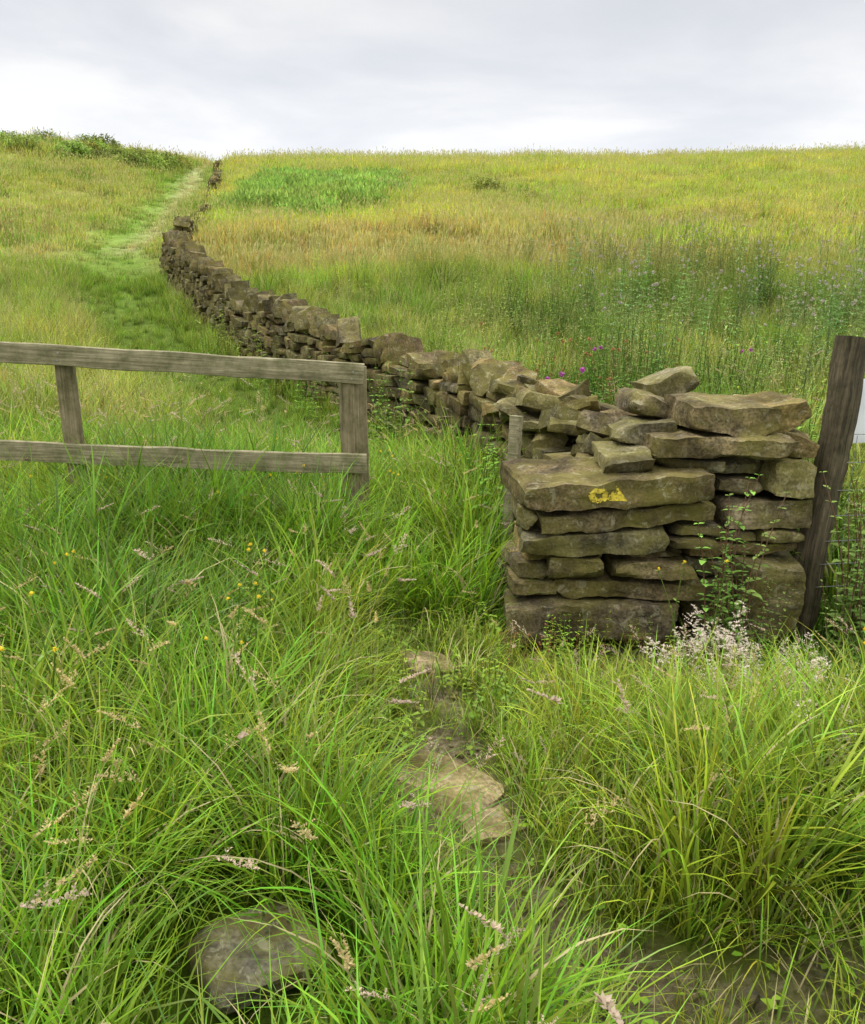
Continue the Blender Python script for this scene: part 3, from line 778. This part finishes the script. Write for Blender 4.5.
while s < Send:
    x, y, a = at(s); gz = float(height(wallx(y) - .45, y)); h = wall_h(y)
    tgt = mbn if y < 12 else mbf
    res = (3, 5, 5) if y < 12 else (2, 3, 3)
    if y < 6.8:
        for k in range(3):
            stone(tgt, (x + U(-.18, .18), y + U(-.1, .1), gz + h + .03 + U(0, .2)), (U(.22, .46), U(.2, .36), U(.045, .13)), RM(U(0, 3.1), U(-.45, .45), U(-.4, .4)), (6, 5, 3), 8, .012, (.7, .93))
        s += .2
        continue
    if y > 25 and float(vnoise(y * .35, 0, 95)) < .55: s += .3; continue
    gap = float(vnoise(s * .55, 8, 17))
    if gap < .22:
        if random.random() < .5: stone(tgt, (x + U(-.1, .1), y, gz + h + .04), (U(.2, .4), U(.2, .36), U(.07, .13)), RM(U(0, 3), U(-.3, .3), U(-.3, .3)), res, 7, .012, (.68, .92))
        s += U(.15, .3); continue
    t = U(.05, .17); hh = U(.14, .40) if y < 20 else U(.13, .28)
    lean = .4 + .9 * (float(vnoise(s * .7, 3, 7)) - .35) + U(-.3, .3)
    if random.random() < .2:
        stone(tgt, (x, y, gz + h + .06), (U(.3, .45), U(.3, .4), U(.08, .15)), RM(a + U(-.4, .4), U(-.35, .35), U(-.25, .25)), res, 7, .012, (.7, .93)); s += .26; continue
    stone(tgt, (x + U(-.04, .04), y, gz + h + hh * .38), (t, U(.26, .46), hh), RM(a + U(-.35, .35), lean, U(-.25, .25)), res, 7, .012, (.62, .92), .95)
    s += t * U(.95, 1.45)
finish(mbn, 'near_wall_stones', parent=wall_empty)
finish(mbf, 'distant_wall_stones', parent=wall_empty)
core = MB()
yy = np.arange(4.6, 25, .4); prev = None
for y in yy:
    x = float(wallx(y)); gz = float(height(x - .45, y)); h = wall_h(y) - .14
    ring = [Vector((x - .14, y - .05, gz - .2)), Vector((x + .14, y + .05, gz - .2)), Vector((x + .10, y + .05, gz + h)), Vector((x - .10, y - .05, gz + h))]
    o = len(core.v); core.v.extend(ring); core.c.extend([(.06, .055, .045, 1)] * 4)
    if prev is not None:
        for k in range(4): core.f.append((prev + k, prev + (k + 1) % 4, o + (k + 1) % 4, o + k))
    prev = o
finish(core, 'rubble_core', parent=wall_empty)

# --- loose path stones
def lone_stone(name, c, dims, yaw, tl=0):
    mb = MB(); stone(mb, c, dims, RM(yaw, tl, .03), (10, 9, 4), 8, .008, (.66, .9))
    mb.c = [(.34, .28, .19, 1) if name == 'path_slab' else (.13, .125, .11, 1)] * len(mb.c)
    finish(mb, name)
def gz(x, y): return float(height(x, y))
lone_stone('path_slab', (.05, 2.54, gz(.05, 2.52) + .015), (.36, .24, .07), -.5, .05)
lone_stone('path_slab', (.19, 2.34, gz(.16, 2.36) + .0), (.2, .14, .06), .4)
lone_stone('path_slab', (-.03, 3.52, gz(0, 3.52) + .02), (.22, .18, .08), .3, .15)
lone_stone('loose_stone', (-.42, 1.69, gz(-.42, 1.69) + .06), (.27, .22, .09), .5, .08)
lone_stone('loose_stone', (.74, 1.62, gz(.74, 1.62) + .01), (.045, .035, .03), .5)
lone_stone('loose_stone', (.30, 1.98, gz(.3, 1.98)), (.12, .08, .04), .9)
mb = MB()
for i in range(160):
    y = U(1.3, 3.6); x = float(pathx(y)) + random.gauss(0, .15 if y > 1.9 else .3)
    r = U(.006, .02)
    stone(mb, (x, y, gz(x, y) + r * .2), (r * 1.6, r * 1.3, r), RM(U(0, 3)), (3, 3, 2), 5, .001, (.65, .9))
finish(mb, 'path_pebbles')

# ------------------------------------------------------------ timber fence
def timber(name, a, b, w, t, mat, parent, wob=.006, taper=0, n=36, long_axis='X'):
    a = Vector(a); b = Vector(b); L = (b - a).length; c = (a + b) / 2
    off = Vector((U(0, 50), U(0, 50), U(0, 50)))
    V, F = box_topo(n, 4, 5) if long_axis == 'X' else box_topo(4, 5, n)
    vs = []
    for q in V:
        if long_axis == 'X':
            v = Vector((q[0] * L, q[1] * t, q[2] * w)); s = q[0]
        else:
            v = Vector((q[0] * w, q[1] * t, q[2] * L)); s = q[2]
        u1 = (abs(q[1]) == .5); u2 = (abs(q[2]) == .5) if long_axis == 'X' else (abs(q[0]) == .5)
        if u1 and u2:
            if long_axis == 'X': v.y *= .9; v.z *= .94
            else: v.y *= .9; v.x *= .9
        dv = noise.noise_vector(Vector((s * L * 2.2, 0, 0)) + off) * wob * 1.5 + noise.noise_vector(v * 18 + off) * wob * .5
        if long_axis != 'X': dv.z *= .3
        vs.append(v + dv)
    m = MB(); m.add(vs, F, [(1, 1, 1, 1)] * len(vs))
    me = m.mesh(name, mat, True); me.set_sharp_from_angle(angle=math.radians(40))
    ob = bpy.data.objects.new(name, me); scene.collection.objects.link(ob)
    ob.location = c
    d = (b - a).normalized()
    ob.rotation_mode = 'QUATERNION'
    ob.rotation_quaternion = (d.to_track_quat('X', 'Z') if long_axis == 'X' else d.to_track_quat('Z', 'Y'))
    if parent: ob.parent = parent
    return ob
fence = bpy.data.objects.new('wooden_fence', None); scene.collection.objects.link(fence)
timber('top_rail', (-3.7, 5.0, 1.295), (-.40, 5.0, 1.09), .12, .045, MAT_RAIL, fence, .009)
timber('lower_rail', (-3.7, 5.0, .69), (-.40, 5.0, .55), .12, .045, MAT_RAIL, fence, .009)
timber('post_1', (-.475, 5.085, -.15), (-.47, 5.08, 1.13), .15, .11, MAT_POST, fence, long_axis='Z')
timber('post_2', (-2.16, 5.085, -.15), (-2.175, 5.08, 1.235), .145, .11, MAT_POST, fence, long_axis='Z')
timber('post_3', (-3.6, 5.085, -.15), (-3.6, 5.08, 1.32), .14, .11, MAT_POST, fence, long_axis='Z')
nm = MB()
for (x, z) in ((-.46, 1.11), (-.47, 1.07), (-.46, .57), (-2.16, 1.22), (-2.17, 1.175), (-2.17, .65)):
    vs = [Vector((x + .006 * math.cos(k * 1.047), 4.968, z + .006 * math.sin(k * 1.047))) for k in range(6)]
    nm.add(vs, [(0, 1, 2, 3, 4, 5)], [(1, 1, 1, 1)] * 6)
finish(nm, 'nail_heads', MAT_WIRE, fence)
timber('wooden_stake', (.44, 4.75, -.05), (.475, 4.8, .88), .07, .05, MAT_RAIL, None, .008, long_axis='Z')

wf = bpy.data.objects.new('wire_fence', None); scene.collection.objects.link(wf)
timber('leaning_post', (1.90, 4.16, -.3), (2.06, 4.25, 1.35), .13, .12, MAT_DARKPOST, wf, .018, long_axis='Z')
timber('far_post', (4.4, 4.6, -.1), (4.42, 4.6, 1.3), .12, .12, MAT_DARKPOST, wf, .01, long_axis='Z')
wm = MB()
def wire(p, q, r=.0018, sag=0.0):
    p = Vector(p); q = Vector(q); d = (q - p).normalized(); s1 = d.orthogonal().normalized(); s2 = d.cross(s1)
    vs = []; fs = []; n = 8
    for i in range(n + 1):
        t = i / n; c = p.lerp(q, t) - Vector((0, 0, sag * 4 * t * (1 - t)))
        for k in range(4):
            a = k * math.pi / 2; vs.append(c + (s1 * math.cos(a) + s2 * math.sin(a)) * r)
        if i < n:
            for k in range(4): fs.append((i * 4 + k, i * 4 + (k + 1) % 4, i * 4 + 4 + (k + 1) % 4, i * 4 + 4 + k))
    wm.add(vs, fs, [(1, 1, 1, 1)] * len(vs))
for z in (.1, .22, .34, .47, .6, .74, .88, 1.18):
    wire((1.95 + z * .1, 4.1 + z * .08, z), (4.4, 4.53, z + .02), .0022, .015)
for i in range(16):
    x = 2.08 + i * .15; y = 4.12 + (x - 2) * .18
    wire((x, y, .1), (x + .01, y, .88), .0016)
finish(wm, 'stock_netting', MAT_WIRE, wf)
timber('white_notice_board', (2.07, 4.34, .97), (2.44, 4.40, .97), .33, .012, MAT_WHITE, None, .002)

# ------------------------------------------------------------ light
w = bpy.data.worlds.new('World'); scene.world = w; w.use_nodes = True
nd = w.node_tree.nodes; lk = w.node_tree.links; nd.clear()
SUN_EL, SUN_AZ = math.radians(55), math.radians(-50)
sky = N(nd, 'ShaderNodeTexSky', sky_type='NISHITA'); sky.sun_disc = False; sky.sun_elevation = SUN_EL; sky.sun_rotation = SUN_AZ
tc = N(nd, 'ShaderNodeTexCoord'); sx = N(nd, 'ShaderNodeSeparateXYZ'); lk.new(tc.outputs['Generated'], sx.inputs[0])
mz = N(nd, 'ShaderNodeMath', operation='MAXIMUM'); mz.inputs[1].default_value = 0; lk.new(sx.outputs[2], mz.inputs[0])
az = N(nd, 'ShaderNodeMath', operation='ADD'); az.inputs[1].default_value = .12; lk.new(mz.outputs[0], az.inputs[0])
dvx = N(nd, 'ShaderNodeMath', operation='DIVIDE'); lk.new(sx.outputs[0], dvx.inputs[0]); lk.new(az.outputs[0], dvx.inputs[1])
dvy = N(nd, 'ShaderNodeMath', operation='DIVIDE'); lk.new(sx.outputs[1], dvy.inputs[0]); lk.new(az.outputs[0], dvy.inputs[1])
cb = N(nd, 'ShaderNodeCombineXYZ'); lk.new(dvx.outputs[0], cb.inputs[0]); lk.new(dvy.outputs[0], cb.inputs[1])
cn = N(nd, 'ShaderNodeTexNoise'); cn.inputs['Scale'].default_value = .8; cn.inputs['Detail'].default_value = 6; cn.inputs['Roughness'].default_value = .52; cn.inputs['Distortion'].default_value = .3; lk.new(cb.outputs[0], cn.inputs['Vector'])
cr = ramp(nd, [(.34, (7.6, 7.9, 8.5)), (.5, (8.9, 9.05, 9.4)), (.60, (10.2, 10.2, 10.2))]); lk.new(cn.outputs[0], cr.inputs[0])
zr = N(nd, 'ShaderNodeMapRange'); zr.inputs[1].default_value = .29; zr.inputs[2].default_value = .8; zr.inputs[3].default_value = 1; zr.inputs[4].default_value = 3.8; lk.new(sx.outputs[2], zr.inputs[0])
hz = N(nd, 'ShaderNodeMapRange'); hz.inputs[1].default_value = .13; hz.inputs[2].default_value = .28; hz.inputs[3].default_value = 1.08; hz.inputs[4].default_value = .90; lk.new(sx.outputs[2], hz.inputs[0])
zm = N(nd, 'ShaderNodeMath', operation='MULTIPLY'); lk.new(zr.outputs[0], zm.inputs[0]); lk.new(hz.outputs[0], zm.inputs[1])
vm = N(nd, 'ShaderNodeVectorMath', operation='SCALE'); lk.new(cr.outputs[0], vm.inputs[0]); lk.new(zm.outputs[0], vm.inputs['Scale'])
mx = N(nd, 'ShaderNodeMix', data_type='RGBA'); mx.inputs[0].default_value = .94; lk.new(sky.outputs[0], mx.inputs[6]); lk.new(vm.outputs[0], mx.inputs[7])
bg = N(nd, 'ShaderNodeBackground'); bg.inputs[1].default_value = .1; lk.new(mx.outputs[2], bg.inputs[0])
wo = N(nd, 'ShaderNodeOutputWorld'); lk.new(bg.outputs[0], wo.inputs[0])

sd = bpy.data.lights.new('sun', 'SUN'); sd.energy = 1.5; sd.angle = math.radians(11); sd.color = (1, .95, .84)
so = bpy.data.objects.new('sun', sd); scene.collection.objects.link(so)
Sv = Vector((math.sin(SUN_AZ) * math.cos(SUN_EL), math.cos(SUN_AZ) * math.cos(SUN_EL), math.sin(SUN_EL)))
so.rotation_mode = 'QUATERNION'; so.rotation_quaternion = Sv.to_track_quat('Z', 'Y'); so.location = (-10, 10, 30)

cd = bpy.data.cameras.new('camera'); cam = bpy.data.objects.new('camera', cd); scene.collection.objects.link(cam)
cd.sensor_fit = 'VERTICAL'; cd.sensor_height = 24; cd.lens = 850 / 1024 * 24; cd.clip_start = .05; cd.clip_end = 1500
cam.location = (0, 0, 1.6); cam.rotation_euler = (math.radians(75), 0, 0)
scene.camera = cam
